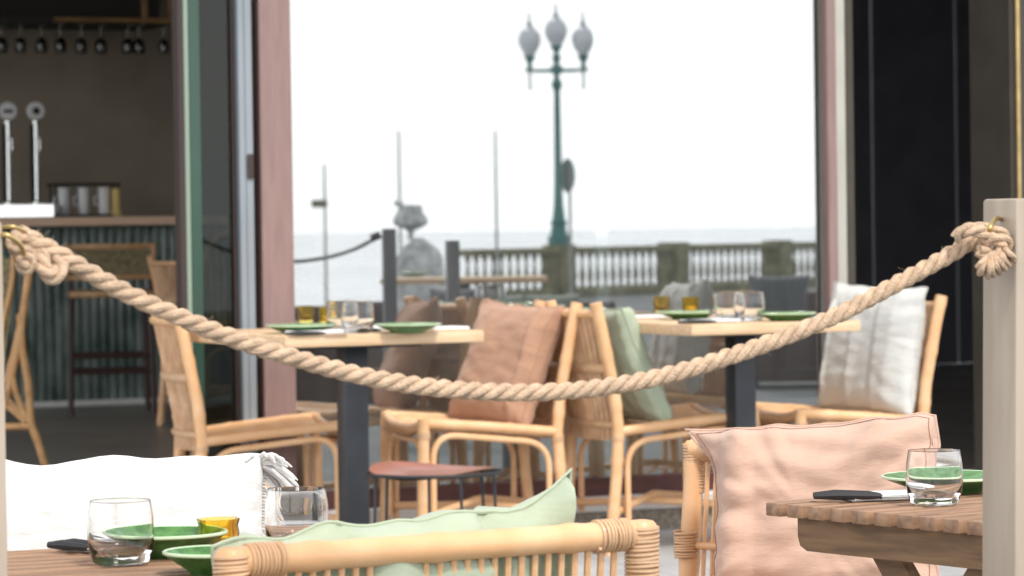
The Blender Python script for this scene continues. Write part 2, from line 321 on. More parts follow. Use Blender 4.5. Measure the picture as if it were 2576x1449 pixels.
for i,px in enumerate((25,95)):
    t=thing('beer_tap',['tall steel beer tap with a round badge, left one above the drip tray','tall steel beer tap with a ring shaped badge, right one above the drip tray'][i],'beer tap',barpt(px,.2),FR,'beer taps on the bar')
    k=MB().lathe([(.035,.06),(.035,.08),(.018,.09),(.018,.50),(.022,.505),(.022,.52),(0,.52)],n=20); k.build('column',M['steel'],t)
    k=MB().tube([(-.028,-.01,.09),(-.028,-.01,.5)],.010,8); k.build('hose',M['blackm'],t)
    mm=Matrix.Translation((0,0,.575))@Matrix.Rotation(R(90),4,'X')
    k=MB().lathe([(0,-.012),(.047,-.012),(.05,0),(.047,.012),(.036,.013),(.036,.009),(0,.009)],n=28,M=mm); k.build('badge',M['whiteware'],t)
    k=MB()
    if i==0: k.box(-.026,.026,-.02,-.0135,.565,.583,.003)
    else: k.lathe([(0,.0135),(.02,.0135),(.02,.018),(0,.018)],n=20,M=mm)
    k.build('badge_mark',M['blackm'],t)
    k=MB().tube([(0,-.02,.42),(0,-.07,.42),(0,-.075,.36)],.009,8); k.build('spout',M['steel'],t)
dt=thing('drip_tray','shiny white rimmed drip tray standing under the beer taps','drip tray',barpt(72,.12),0)
k=MB().add([(-.155,-.13,.002),(.155,-.13,.002),(.155,.09,.002),(-.155,.09,.002),(-.155,-.1265,.064),(.155,-.1265,.064),(.155,.09,.064),(-.155,.09,.064)],[(0,3,2,1),(4,5,6,7),(0,1,5,4),(1,2,6,5),(2,3,7,6),(3,0,4,7)]); k.build('tray',M['mirrorsteel'],dt,smooth=False)
k=MB()
for i in range(12): k.box(-.14+i*.0245,-.126+i*.0245,-.08,.12,.066,.070)
k.build('grille',M['steel'],dt)
for i,(px,lab) in enumerate(((163,'tall white cup stack nearest the drip tray'),(212,'tall white cup stack in the middle of the dark rack'),(263,'tall white cup stack beside the yellow card'))):
    t=thing('cup_stack',lab,'cup stack',barpt(px,.16)+Vector((0,0,.012)),FR,'cup stacks on the bar'); k=MB()
    for j in range(6): k.lathe([(.026,j*.024),(.034,j*.024+.022),(.036,j*.024+.022),(.036,j*.024+.025),(.033,j*.024+.025)],n=24)
    k.build('cups',M['whiteware'],t)
    k=MB().tube([(-.034,0,.10),(-.055,0,.095),(-.055,0,.055),(-.032,0,.05)],.005,8); k.build('handle',M['whiteware'],t)
rk=thing('wire_rack','dark open rack holding white cup stacks on the bar','rack',barpt(212,.16),FR); k=MB()
for sx in (-.17,.18):
    for sy in (-.05,.05): k.tube([(sx,sy,0),(sx,sy,.175)],.006,6)
k.box(-.18,.19,-.06,.06,0,.01,.002); k.build('frame',M['blackm'],rk); k=MB(); k.tube([(-.19,-.055,.175),(.19,-.055,.175)],.007,6); k.tube([(-.19,.055,.175),(.19,.055,.175)],.007,6); k.build('top_bar',M['blackm'],rk)
yc=MB().box(-.012,.012,-.04,.04,0,.15,.003).box(-.018,.018,-.045,.045,0,.03,.004).build('card_holder',M['yellow'],loc=barpt(293,.10),rotz=FR); tag(yc,'upright yellow card holder at the right end of the cup rack','card holder')
# overhead shelf with hanging glasses
sh=thing('overhead_shelf','dark shelf over the bar with thin brown timber trims','shelf',lw(0,bi+.4),FR)
zt=2.22
bb('shelf_board',M['ceiling'],[(bx0,U(452,bi+.4),0,.6,zt,zt+.03)],sh); bb('shelf_panel',M['ceiling'],[(bx0,U(452,bi+.4),.3,.33,zt+.031,3.795)],sh)
bb('trim_strip',M['trim'],[(U(145,bi+.4),U(440,bi+.4),-.02,-.001,zt+.005,zt+.03)],sh)
x0,x1=U(362,bi+.4),U(440,bi+.4); bb('picture_frame',M['trim'],[(x0,x0+.03,-.05,-.022,zt+.032,2.95),(x1-.03,x1,-.05,-.022,zt+.032,2.95),(x0,x1,-.05,-.022,zt,zt+.031)],sh)
hp=MB().lathe([(.03,.0),(.03,.003),(.004,.008),(.004,.07),(.03,.09),(.036,.12),(.030,.16),(.0285,.16),(.034,.12),(.028,.092),(0,.075)],n=20)
first=None
for i,(px,lab) in enumerate(((12,'at the far left edge of the photo'),(60,'second from the left above the beer taps'),(112,'above the cup rack with a bright glint'),(160,'above the middle of the cup rack'),(212,'above the right end of the cup rack'),(262,'right of the cup rack'),(330,'left one of the close pair'),(358,'right one of the close pair'),(420,'nearest the dark door frame'))):
    p=lw(U(px,bi+.5),bi+.5,zt-.001)
    if not first: first=hp.build('hanging_glass',M['dimmed'],loc=p); o=first
    else: o=first.copy(); C.objects.link(o); o.location=p
    o.rotation_euler=(math.pi,0,0); tag(o,'stemmed glass hanging over the bar, '+lab,'glass','glasses hanging over the bar')
# bar stool
def bar_stool(loc,rz,lab):
    t=thing('bar_stool',lab,'bar stool',loc,rz,'bar stools')
    for sx in (-1,1):
        MB().tube([(sx*.2,.2,0),(sx*.185,.17,.62)],.014,8).build('leg',M['darkwood'],t)
        MB().tube([(sx*.21,-.2,0),(sx*.2,-.18,.62),(sx*.215,-.22,.88)],.014,8).build('leg',M['darkwood'],t)
    k=MB()
    for z in (.22,.3): k.tube([(-.2,-.19,z),(.2,-.19,z)],.011,8); k.tube([(-.2,.19,z),(.2,.19,z)],.011,8)
    k.tube([(-.2,-.19,.26),(-.2,.19,.26)],.011,8); k.tube([(.2,-.19,.26),(.2,.19,.26)],.011,8); k.build('foot_rest',M['darkwood'],t)
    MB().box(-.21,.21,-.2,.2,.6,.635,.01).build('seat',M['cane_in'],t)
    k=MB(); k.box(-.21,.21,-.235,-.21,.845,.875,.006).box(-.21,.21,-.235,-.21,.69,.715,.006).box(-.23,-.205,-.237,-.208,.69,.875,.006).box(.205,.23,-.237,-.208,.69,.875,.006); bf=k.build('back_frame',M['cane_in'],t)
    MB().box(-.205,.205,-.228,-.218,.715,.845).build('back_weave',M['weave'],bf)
    return t
p=at(280,1040,z=FZ); bar_stool((p.x,p.y,FZ),FR*.4,'dark legged bar stool with a woven cane backrest pulled up to the bar')
# ------------------------------------------------------------------ rattan dining chairs
def cane(name,paths,r,par,m='cane',n=10,nodes=True):
    k=MB()
    for p in paths:
        P=[Vector(a) for a in p]; rr=[]; Q=[]
        for i in range(len(P)-1):
            seg=max(1,int((P[i+1]-P[i]).length/.02))
            for j in range(seg): Q.append(P[i].lerp(P[i+1],j/seg))
        Q.append(P[-1]); d=random.random()*.1; acc=0
        for i,a in enumerate(Q):
            if i: acc+=(a-Q[i-1]).length
            ph=((acc+d)%.17); rr.append(r*(1.10 if ph<.02 and nodes else .985+.03*noise.noise(a*30)))
        k.tube(Q,rr,n)
    return k.build(name,M[m],par)
def dining_chair():
    t=thing('rattan_chair','','chair')
    zr,zf,L,wr_,wf=.405,.448,.45,.205,.245
    for s in (-1,1):
        cane('leg',[[(-.035,s*wr_,0),(-.01,s*wr_,.25),(0,s*wr_,zr),(-.012,s*wr_,.53),(-.05,s*wr_,.72),(-.072,s*wr_,.815)]],.0195,t)
        cane('leg',[[(L+.01,s*wf,0),(L,s*wf,zf+.012)]],.0195,t)
        cane('seat_rail',[[(0.0,s*wr_,zr),(L*.5,s*(wr_+wf)/2,(zr+zf)/2+.002),(L,s*wf,zf)]],.0165,t)
        a=arc([(.03,s*wr_,.12),(.028,s*(wr_),zr-.035),(L-.03,s*wf,zf-.035),(L-.028,s*wf,.10)],0,.085,8); cane('side_arch',[a],.0105,t,nodes=False)
    cane('front_rail',[arc([(L,-wf,zf),(L+.005,-wf*.5,zf-.022),(L+.005,wf*.5,zf-.022),(L,wf,zf)],0,.08)],.015,t)
    cane('front_arch',[arc([(L,-wf+.03,.12),(L,-wf+.03,zf-.06),(L,wf-.03,zf-.06),(L,wf-.03,.12)],0,.09,8)],.010,t,nodes=False)
    cane('stretcher',[[(-.01,-wr_,.15),(.2,-.0,.185),(L,wf,.15)],[(-.01,wr_,.15),(.2,.0,.165),(L,-wf,.15)]],.0125,t)
    def seat(top):
        def fn(a,b):
            x=.0+a*(L+.012); w_=wr_+(wf-wr_)*a-.006; y=-w_+2*w_*b; c=1-(2*b-1)**2
            z=zr+(zf-zr)*a-.028*c+.004*math.sin(a*3)+.008 - (0 if top else .012)
            if a>.93: z-=(a-.93)*.35
            return (x,y,z)
        return fn
    k=MB(); k.grid(seat(True),24,16); k.grid(seat(False),24,16); st=k.build('seat',M['reed'],t)
    k=MB()
    for b in [i/17 for i in range(18)]:
        k.tube([Vector(seat(True)(a/10,.03+b*.94))+Vector((0,0,.0005)) for a in range(11)],.0058,6,flat=1.6)
    k.build('seat_cane',M['cane'],st)
    k=MB(); nn=16
    def bp(y,z):
        c=1-(y/wr_)**2; lean=-.0 if z<.48 else -(z-.45)*.19
        return Vector((lean-.045*c+.004,y,z))
    for i in range(nn):
        y=-wr_+.026+(2*wr_-.052)*i/(nn-1); dy=random.uniform(-.002,.002)
        k.tube([bp(y+dy*math.sin(z*9),z) for z in (.375,.45,.52,.59,.66,.73,.785)],random.uniform(.0068,.0084),6,flat=.8)
    k.build('backrest',M['reed'],t)
    for z,r in ((.78,.013),(.605,.0155),(.425,.011)):
        cane('back_rail',[[bp(-wr_+2*wr_*j/10,z+ .0)+Vector((-.006,0,0)) for j in range(11)]],r,t,m='cane' if z>.7 else 'wrap',nodes=False)
    for s in (-1,1):
        for (bx,by,bz,nb,br) in ((L,s*wf,zf-.05,5,.0205),(-.001,s*wr_,zr-.03,4,.0203)):
            pf=[]
            for j in range(nb): pf+=[(br,j*.0045),(br+.0017,j*.0045+.002)]
            MB().lathe(pf+[(br,nb*.0045)],c=(bx,by,bz),n=14).build('binding',M['wrap'],t)
    return t
proto=dining_chair()
def place(proto,loc,rz,lab,grp,first=[True]):
    if first[0]: t=proto; first[0]=False
    else: t=copy_tree(proto)
    t.location=loc; t.rotation_euler=(0,0,rz); tag(t,lab,'chair',grp); return t
GA='rattan chairs at the two oak tables'
def rear_left(px,py,z,heading,side):      # chair placed by its nearer rear seat corner
    p=at(px,py,z=z); c=Vector((math.cos(heading),math.sin(heading),0)); n=Vector((-c.y,c.x,0)); q=p-n*(side*.205); return Vector((q.x,q.y,0))
H1=R(15)
chairs=[]
chL=place(proto,rear_left(508,1112,.405,H1,-1),H1,'rattan chair without a cushion at the left end of the left oak table',GA)
chM=place(proto,rear_left(1402,1086,.405,R(196),1),R(196),'rattan chair holding a brown cushion, facing the left oak table',GA)
chS=place(proto,rear_left(1556,1086,.405,R(20),-1),R(20),'rattan chair holding an upright sage green cushion, seen from behind',GA)
chR=place(proto,rear_left(2322,1060,.405,R(198),1),R(198),'rattan chair holding a pale ecru cushion at the right doorway',GA)
pI=at(395,1085,z=FZ); chI=place(proto,(pI.x+.1,pI.y+.3,FZ),R(30),'rattan chair with a dark green cushion indoors in front of the bar','chairs indoors')
# ------------------------------------------------------------------ cushions
def cushion(name,w_,h_,t_,m,loc,rz,tilt,lab,cat='cushion',seed=1,pinch=.1,pz=.05,edw=.006,xfn=None,wr=.008,roll=0,topfn=None,seam=True,piv=None,N=46,power=.55,grp=None,stitch=None):
    def sur(sgn):
        def fn(a,b):
            u=2*a-1; v=2*b-1
            x=w_/2*u*(1-pinch*(1-v*v)); z=h_/2*(1+v*(1-pz*(1-u*u)))
            T=max(0,(1-u**4)*(1-abs(v)**4))**power*t_/2
            P=Vector((x*6+seed*7.3,z*6,seed+sgn*2))
            ed=max(abs(u),abs(v)); cor=abs(u*v)
            wn=noise.noise(P*1.2)*1.2+noise.noise(Vector((P.x*2.5+P.z,P.y*5,seed)))*.6
            q_=noise.noise(Vector((P.x*1.1+P.z*.5,P.z*2.3,seed*1.7))); wn+=1.5*max(0,1-abs(q_)*7)*(.4+ed); q_=noise.noise(Vector((P.x*.9-P.z*.8+4,P.z*1.9+P.x*.5,seed*2.7))); wn-=1.2*max(0,1-abs(q_)*9)
            ang=math.atan2(v,u); wn+=cor*1.4*noise.noise(Vector((ang*7,seed*3.1,ed)))
            y=sgn*(T+ (wr*wn if T>t_*.05 else 0))
            e=Vector((0,0,0))
            if ed>.9:
                z+=(ed-.9)*10*edw*noise.noise(Vector((a*8,b*8,seed))); y+=(ed-.9)*10*.010*noise.noise(Vector((a*6,b*6,seed+5)))
            if topfn: z+=topfn(u,v)
            if xfn: x+=xfn(u,v)
            return (x,y,z)
        return fn
    k=MB(); k.grid(sur(-1),N,N); k.grid(sur(1),N,N)
    o=k.build(name,m,weld=True); o.data.set_sharp_from_angle(angle=R(80))
    if seam:
        f=sur(1); pts=[]
        n=36
        for i in range(n): pts.append(f(i/n,0))
        for i in range(n): pts.append(f(1,i/n))
        for i in range(n): pts.append(f(1-i/n,1))
        for i in range(n): pts.append(f(0,1-i/n))
        k=MB(); k.tube(pts,.0028,6,closed=True); s=k.build('seam',m,o)
        if stitch:
            f=sur(-1); e_=.022; lo,hi=e_,1-e_; P2=[]
            for a_,b_ in ((lo,lo),(hi,lo),(hi,hi),(lo,hi)):
                i_=len(P2)//n; c_=((lo,lo),(hi,lo),(hi,hi),(lo,hi))[(i_+1)%4]
                for i in range(n): P2.append(Vector(f(a_+(c_[0]-a_)*i/n,b_+(c_[1]-b_)*i/n))+Vector((0,-.0006,0)))
            k=MB(); k.tube(P2,.0010,5,closed=True); k.build('stitching',stitch,o)
    o.matrix_world=Matrix.Translation(loc)@Matrix.Rotation(rz,4,'Z')@Matrix.Rotation(tilt,4,'X')@Matrix.Rotation(roll,4,'Y')
    return tag(o,lab,cat,grp)
def cush_on(ch,fx,fy,z,**kw):      # cushion leaning on the backrest of a dining chair: width across, thickness along the chair
    h=ch.rotation_euler[2]; c=Vector((math.cos(h),math.sin(h),0)); n=Vector((-c.y,c.x,0)); p=ch.location+c*fx+n*fy+Vector((0,0,z))
    return p,h+R(90)
p,rz=cush_on(chM,.175,-.02,.42); cushion('cushion',.42,.42,.14,M['brown'],p,rz+R(24),R(-21),'brown linen cushion leaning on the backrest of a rattan chair',stitch=M['stitch'],seed=3,roll=R(3),pinch=.09)
p,rz=cush_on(chS,.175,.0,.42); cushion('cushion',.42,.41,.12,M['sage'],p,rz,R(-23),'sage green cushion standing upright, seen edge on behind a rattan backrest',seed=4,pinch=.08)
p,rz=cush_on(chR,.12,.0,.425); cushion('cushion',.46,.43,.13,M['ecru'],p,rz+R(18),R(-9),'pale ecru cushion with a light seam by the right doorway',seed=5,roll=R(2),pinch=.07)
p,rz=cush_on(chI,.15,0,.46); cushion('cushion',.36,.36,.12,M['sageb'],p,rz,R(-14),'dark green cushion on the indoor rattan chair near the bar',seed=6,N=20)
# ------------------------------------------------------------------ oak tables
def oak_table(loc,rz,lx,ly,lab,grp='square oak tables'):
    t=thing('oak_table',lab,'table',loc,rz,grp)
    MB().box(0,lx,0,ly,.715,.75,.004).build('tabletop',M['oak'],t)
    ly0=ly; ly=.5; MB().box(lx/2-.037,lx/2+.037,ly/2-.037,ly/2+.037,.008,.705,.004).build('leg',M['black'],t)
    MB().box(lx/2-.2,lx/2+.2,ly/2-.2,ly/2+.2,0,.008,.002).build('base_plate',M['blackm'],t)
    MB().box(lx/2-.16,lx/2+.16,ly/2-.16,ly/2+.16,.705,.7145,.002).build('top_bracket',M['blackm'],t)
    return t
TA=R(27)
pL=at(717,846,z=.75); tL=oak_table((pL.x,pL.y,0),TA,.65,.78,'square oak table on one black steel leg beside the mauve post')
pR=at(1740,817,z=.75); tR=oak_table((pR.x,pR.y,0),TA-R(3),.60,.86,'square oak table on one black steel leg by the right doorway')
# tableware
def tumbler_proto(r=.04,h=.078):
    k=MB(); k.lathe([(0,0),(r*.72,0),(r*.86,.004),(r*.99,.02),(r*1.03,.035),(r,.06),(r*.93,h),(r*.925,h+.0008),(r*.905,h),(r*.965,.06),(r*.99,.035),(r*.94,.022),(r*.75,.013),(0,.011)],n=48)
    return k.build('tumbler',M['tumbler'])
tp=tumbler_proto(); tp_used=[False]
def tumbler(loc,lab,s=1,grp='clear tumblers'):
    if tp_used[0]: o=tp.copy(); C.objects.link(o)
    else: o=tp; tp_used[0]=True
    o.location=loc; o.scale=(s,s,s); return tag(o,lab,'tumbler',grp)
def plate_mb(r,h=.022):
    return [(0,.003),(r*.45,.0),(r*.5,.0),(r*.55,.004),(r*.9,h*.8),(r,h),(r*1.0,h+.003),(r*.985,h+.0035),(r*.88,h*.8+.004),(r*.55,.0085),(0,.0075)]
def plate(loc,r,lab,h=.022,grp='green plates'):
    t=thing('plate',lab,'plate',loc,0,grp); k=MB(); k.lathe(plate_mb(r,h),n=56); k.build('dish',M['green'],t)
    k=MB(); pts=[(r*math.cos(a*math.pi/30),r*math.sin(a*math.pi/30),h+.002) for a in range(60)]; k.tube(pts,.0022,6,closed=True); k.build('rim',M['greenrim'],t); return t
def candle(loc,lab,s=1,hs=1):
    t=thing('candle_holder',lab,'candle holder',loc,0,'amber candle holders'); r=.029*s; h=.06*s*hs; k=MB(); n=32
    prof=[(0,0),(r*.9,0),(r,.006),(r*.93,h*.3),(r*1.02,h*.55),(r*.95,h*.8),(r*1.05,h),(r*1.0,h),(r*.86,h*.8),(r*.88,h*.3),(r*.8,.01),(0,.009)]
    k.lathe(prof,n=n)
    k.v=[(x*(1+.045*math.cos(math.atan2(y,x)*8)),y*(1+.045*math.cos(math.atan2(y,x)*8)),z) for x,y,z in k.v]
    k.build('holder',M['amber'],t); MB().lathe([(0,.0101),(r*.62,.0101),(r*.62,h*.42),(0,h*.42)],n=20).build('candle',M['wax'],t); return t
def napkin(loc,rz,lab,w_=.20,d_=.09,grp='folded napkins'):
    t=thing('napkin',lab,'napkin',loc,rz,grp); k=MB()
    k.grid(lambda a,b:(w_*(a-.5),d_*(b-.5),.010+.002*noise.noise(Vector((a*4,b*4,loc[0]*9)))),14,8)
    k.grid(lambda a,b:(w_*(a-.5),d_*(b-.5),.001),14,8)
    for (x0,x1,y0,y1) in ((-w_/2,w_/2,-d_/2,-d_/2),(-w_/2,w_/2,d_/2,d_/2),(-w_/2,-w_/2,-d_/2,d_/2),(w_/2,w_/2,-d_/2,d_/2)): k.tube([(x0,y0,.0055),(x1,y1,.0055)],.0052,8)
    k.build('cloth',M['napkin'],t); return t
def cutlery(loc,rz,lab,L=.2,n=2,par=None):
    t=thing('cutlery_set',lab,'cutlery',loc,rz,'black cutlery')
    for i in range(n):
        y=(i-(n-1)/2)*.022
        MB().tube([(-L/2,y,.006),(-L*.3,y,.007),(0,y,.006),(L*.12,y,.005)],[.004,.0068,.0055,.003],8,flat=.9).build('handle',M['blackm'],t)
        MB().box(L*.11,L/2,y-.008+.003*i,y+.006,.0035,.0055,.0008).build('blade' if i==0 else 'fork_head',M['steel'],t)
    return t
Z=.7505
def on(px,py,z=Z): p=at(px,py,z=z); return p
def near_glass(px,d): u=fu(px,-d,800); return lw(u,-d+.03,Z)
# left oak table
plate(on(757,838),.105,'green plate at the near left corner of the left oak table, beside the mauve post')
plate(on(1027,836),.098,'green plate at the right end of the left oak table')
tumbler(on(862,836),'clear tumbler on the left oak table, left one of the pair',1.2); tumbler(on(900,838),'clear tumbler on the left oak table, right one of the pair',1.2)
candle(near_glass(832,.10),'amber glass candle holder behind the tumblers on the left oak table',.95)
napkin(on(810,839.5),TA,'white folded napkin on the left oak table between plate and tumblers',.2,.07)
napkin(on(955,829),TA,'white folded napkin between the tumblers and the right plate on the left oak table',.09,.12); napkin(on(1120,830),TA,'white napkin at the right end of the left oak table',.11,.09)
cutlery(on(797,843),TA,'black cutlery along the front edge of the left oak table',.19); cutlery(on(940,835),TA+.3,'black cutlery right of the tumblers on the left oak table',.16)
# right oak table
plate(on(1735,803),.105,'green plate in front of the amber candle on the right oak table'); plate(on(1978,807),.094,'green plate at the right end of the right oak table')
tumbler(on(1836,809),'clear tumbler on the right oak table, left one of the pair',1.2); tumbler(on(1885,809),'clear tumbler on the right oak table, right one of the pair',1.2)
candle(near_glass(1748,.11),'amber glass candle holder behind the plate on the right oak table',1)
napkin(on(1795,811),TA,'white folded napkin along the front edge of the right oak table',.2,.07); napkin(on(1612,801),TA,'white folded napkin at the left corner of the right oak table',.14,.1)
cutlery(on(1780,813.5),TA,'black cutlery along the front edge of the right oak table',.2); tumbler(on(1800,811,),'small clear glass in front of the tumbler pair on the right oak table',.5)
napkin(on(2072,806),TA,'white napkin at the far right end of the right oak table',.09,.08)
# ------------------------------------------------------------------ small stool with red leather seat
pS=at(1090,1190,z=.36); t=thing('leather_stool','small folding stool with a sagging red leather seat on thin steel legs','stool',(pS.x,pS.y-.0,0),R(8))
k=MB(); rim=[(.19*math.cos(a*math.pi/20)*(1+.05*math.cos(a*math.pi/5)),.16*math.sin(a*math.pi/20),.36) for a in range(40)]; k.tube(rim,.0055,8,closed=True); k.build('seat_ring',M['blackm'],t)
k=MB()
def stf(d):
    def fn(a,b):
        r=a; an=b*2*math.pi; x=.183*r*math.cos(an); y=.152*r*math.sin(an); return (x,y,.366+.012*math.cos(an*2+1)*r*r+ (.018*max(0,math.sin(an))*r**3)-.006*(1-r)+d)
    return fn
k.grid(stf(0),10,40); k.grid(stf(-.004),10,40); k.build('seat',M['leather'],t)
for x,y in ((-.17,-.05),(-.03,-.15),(.06,-.15),(.17,-.03),(.15,.08),(-.12,.12)):
    MB().tube([(x,y,.357),(x*1.08,y*1.1,0)],.0045,8).build('leg',M['black'],t)
# ------------------------------------------------------------------ rattan lounge chairs (local x along the back, y = facing)
def helix(c0,axis,r,L,turns,rr=.0022,n=5):
    ax=Vector(axis).normalized(); a=ax.orthogonal().normalized(); b=ax.cross(a); m=int(turns*14); return [Vector(c0)+ax*(L*i/m+.0022*noise.noise(Vector((i*.21,c0[0]*9,L*50))))+a*(r*math.cos(i*2*math.pi/14))+b*(r*math.sin(i*2*math.pi/14)) for i in range(m+1)]
def lounge_chair(W,H,loc,rz,lab,pr=.0185,rr=.0165,bandz=.49):
    t=thing('lounge_chair',lab,'chair',loc,rz,'low rattan lounge chairs'); D_=.52
    ly=lambda z:-.03*(z-.36)/.3
    for s in (-1,1):
        cane('leg',[[(s*(W-.01),.04,0),(s*W,0,.36),(s*W,ly(H),H-.024),(s*W,ly(H),H-.010)]],pr,t,n=16)
        MB().lathe([(pr*1.02,0),(pr*.97,.004),(pr*.78,.008),(pr*.3,.0095),(0,.0095)],c=(s*W,ly(H),H-.0105),n=16).build('leg_cap',M['cane'],t)
        cane('leg',[[(s*(W-.01),D_,0),(s*W,D_,.37)]],pr,t,n=12)
        cane('seat_rail',[[(s*W,0,.34),(s*W,D_,.36)]],rr,t,n=12)
    cane('top_rail',[[(-W,ly(H-.02),H-.018),(W,ly(H-.02),H-.018)]],rr*1.12,t,n=18)
    cane('seat_rail',[[(-W,0,.34),(W,0,.34)],[(-W,D_,.36),(W,D_,.36)]],rr,t,n=12)
    k=MB(); x=-W+pr+.012
    while x<W-pr-.006:
        k.tube([(x,.004,.34),(x,ly(bandz),bandz),(x,ly(H-.02),H-.02)],.0043,7); x+=.0185
    k.build('back_rods',M['cane'],t)
    k=MB(); k.tube([(-W,ly(bandz)+.008,bandz),(W,ly(bandz)+.008,bandz)],.0065,8); x=-W+pr+.012
    while x<W-pr-.006:
        k.tube([(x-.008,ly(bandz)-.008,bandz-.008),(x+.008,ly(bandz)-.008,bandz+.008)],.0022,5); k.tube([(x-.008,ly(bandz)-.0085,bandz+.008),(x+.008,ly(bandz)-.0085,bandz-.008)],.0022,5); x+=.0185
    k.build('back_band',M['cane'],t)
    for s in (-1,1):
        for hx in (helix((s*W,ly(H),H-.095),(0,0,1),pr+.001,.085,17),helix((s*(W-pr-.002),ly(H-.02),H-.018),(-s,0,0),rr*1.12+.001,.045,9),helix((s*W,0,bandz-.02),(0,0,1),pr+.001,.045,9)):
            MB().tube(hx,.0026,6).build('binding',M['wrap'],t)
    k=MB(); y=.02
    while y<D_: k.tube([(-W,y,.352+.02*y),(0,y,.342+.02*y),(W,y,.352+.02*y)],.0065,6); y+=.014
    k.build('seat',M['reed'],t)
    return t
# front chair, back to the camera
HF=.70
a=at(550,1408,z=HF-.018); b=at(1577,1337,z=HF-.018); mid=(a+b)/2; d=b-a
ang=math.atan2(d.y,d.x); WF=d.length/2
front=lounge_chair(WF,HF,(mid.x,mid.y,0),ang,'rattan lounge chair in the foreground seen from behind its long top rail',.0185,.0155)
nf=Vector((-math.sin(ang),math.cos(ang),0)); du=Vector((math.cos(ang),math.sin(ang),0))
def gt(u,v):
    if v<0: return 0
    e=v**3
    return e*(.032*max(0,(u-.74)/.26)**1.3 -.012*max(0,1-abs(u-.62)/.2) + .006*u -.010*max(0,(-u-.6)/.4) + .007*noise.noise(Vector((u*4,1,2))))
cushion('cushion',WF*2*.87,.365,.15,M['sage'],Vector((mid.x,mid.y,0))+nf*.075-du*.022+Vector((0,0,.355)),ang,R(8),'long sage green cushion with a raised corner in the foreground lounge chair',seed=11,pinch=.05,wr=.016,edw=.012,pz=.03,topfn=gt,roll=R(-1.5),N=60)
# peach chair
HP=.676
a=at(1722,1133,z=HP-.018); pang=R(-38); WP=.225; dv=Vector((math.cos(pang),math.sin(pang),0)); c=a+dv*WP
# faces towards camera left: local y must point to the camera side -> flip
peach=lounge_chair(WP,HP,(c.x,c.y,0),pang+math.pi,'rattan lounge chair with lashed corners holding the peach cushion',.0185,.017)
nf=Vector((math.sin(pang),-math.cos(pang),0))
def gp(u,v):
    if v<0: return 0
    return v**3*(.004*u-.01*max(0,(u-.8)/.2))
pc=at(2076,1400,Y=5.52)
cushion('cushion',.435,.375,.16,M['peach'],Vector((pc.x,pc.y,.355)),R(-24),R(-12),'large crumpled peach linen cushion with an inset seam behind the slatted table',seed=21,stitch=M['stitch'],pinch=.12,wr=.02,topfn=gp,xfn=lambda u,v:(-.035*max(0,(-u-.75)/.25)*max(0,(v-.7)/.3)-.02*max(0,(u-.8)/.2)*max(0,(v-.7)/.3)),roll=R(-4),N=70)
# white pillow chair
a=at(663,1236,z=HP-.018); wang=R(24); WW=.30; dv=Vector((math.cos(wang),math.sin(wang),0)); c=a-dv*WW
wch=lounge_chair(WW,HP,(c.x,c.y,0),wang+math.pi,'rattan lounge chair almost hidden by the long white pillow',.0185,.017)
nf=Vector((math.sin(wang),-math.cos(wang),0)); pw=c+nf*.11-dv*.112
wp=cushion('pillow',.78,.36,.16,M['white'],Vector((pw.x,pw.y,.37)),wang,R(-10),'long white cotton pillow with tasselled corner on a lounge chair',cat='pillow',seed=31,pinch=.03,wr=.009,edw=.02,pz=.02,N=60,roll=R(1.2))
# tassel and fringe
k=MB(); kc=Vector((.375,-.01,.345))
for i in range(70):
    th=random.uniform(-.5,math.pi*.85); L_=random.uniform(.05,.08); ph=random.uniform(-.8,.8)
    d=Vector((math.cos(th)*math.cos(ph)*.8,-math.sin(ph)*.6,math.sin(th)*.6-.1)); p0=kc+d*.01
    pts=[p0+d*(L_*s)+Vector((.0,0,-.035*s*s))+Vector((noise.noise(Vector((i,s*2,0))),noise.noise(Vector((i,s*2,5))),0))*.005 for s in (0,.3,.6,.85,1)]
    k.tube(pts,[.0025,.0028,.003,.0028,.0012],5)
k.build('tassel',M['white'],wp)
k=MB()
for i in range(60):
    z=.33-.30*i/60; d=random.uniform(.015,.03)
    k.tube([(.372,0,z),(.372+d*.7,-.006,z-.004),(.375+d,-.012,z-.02)],[.0018,.0022,.001],5)
k.build('fringe',M['white'],wp)
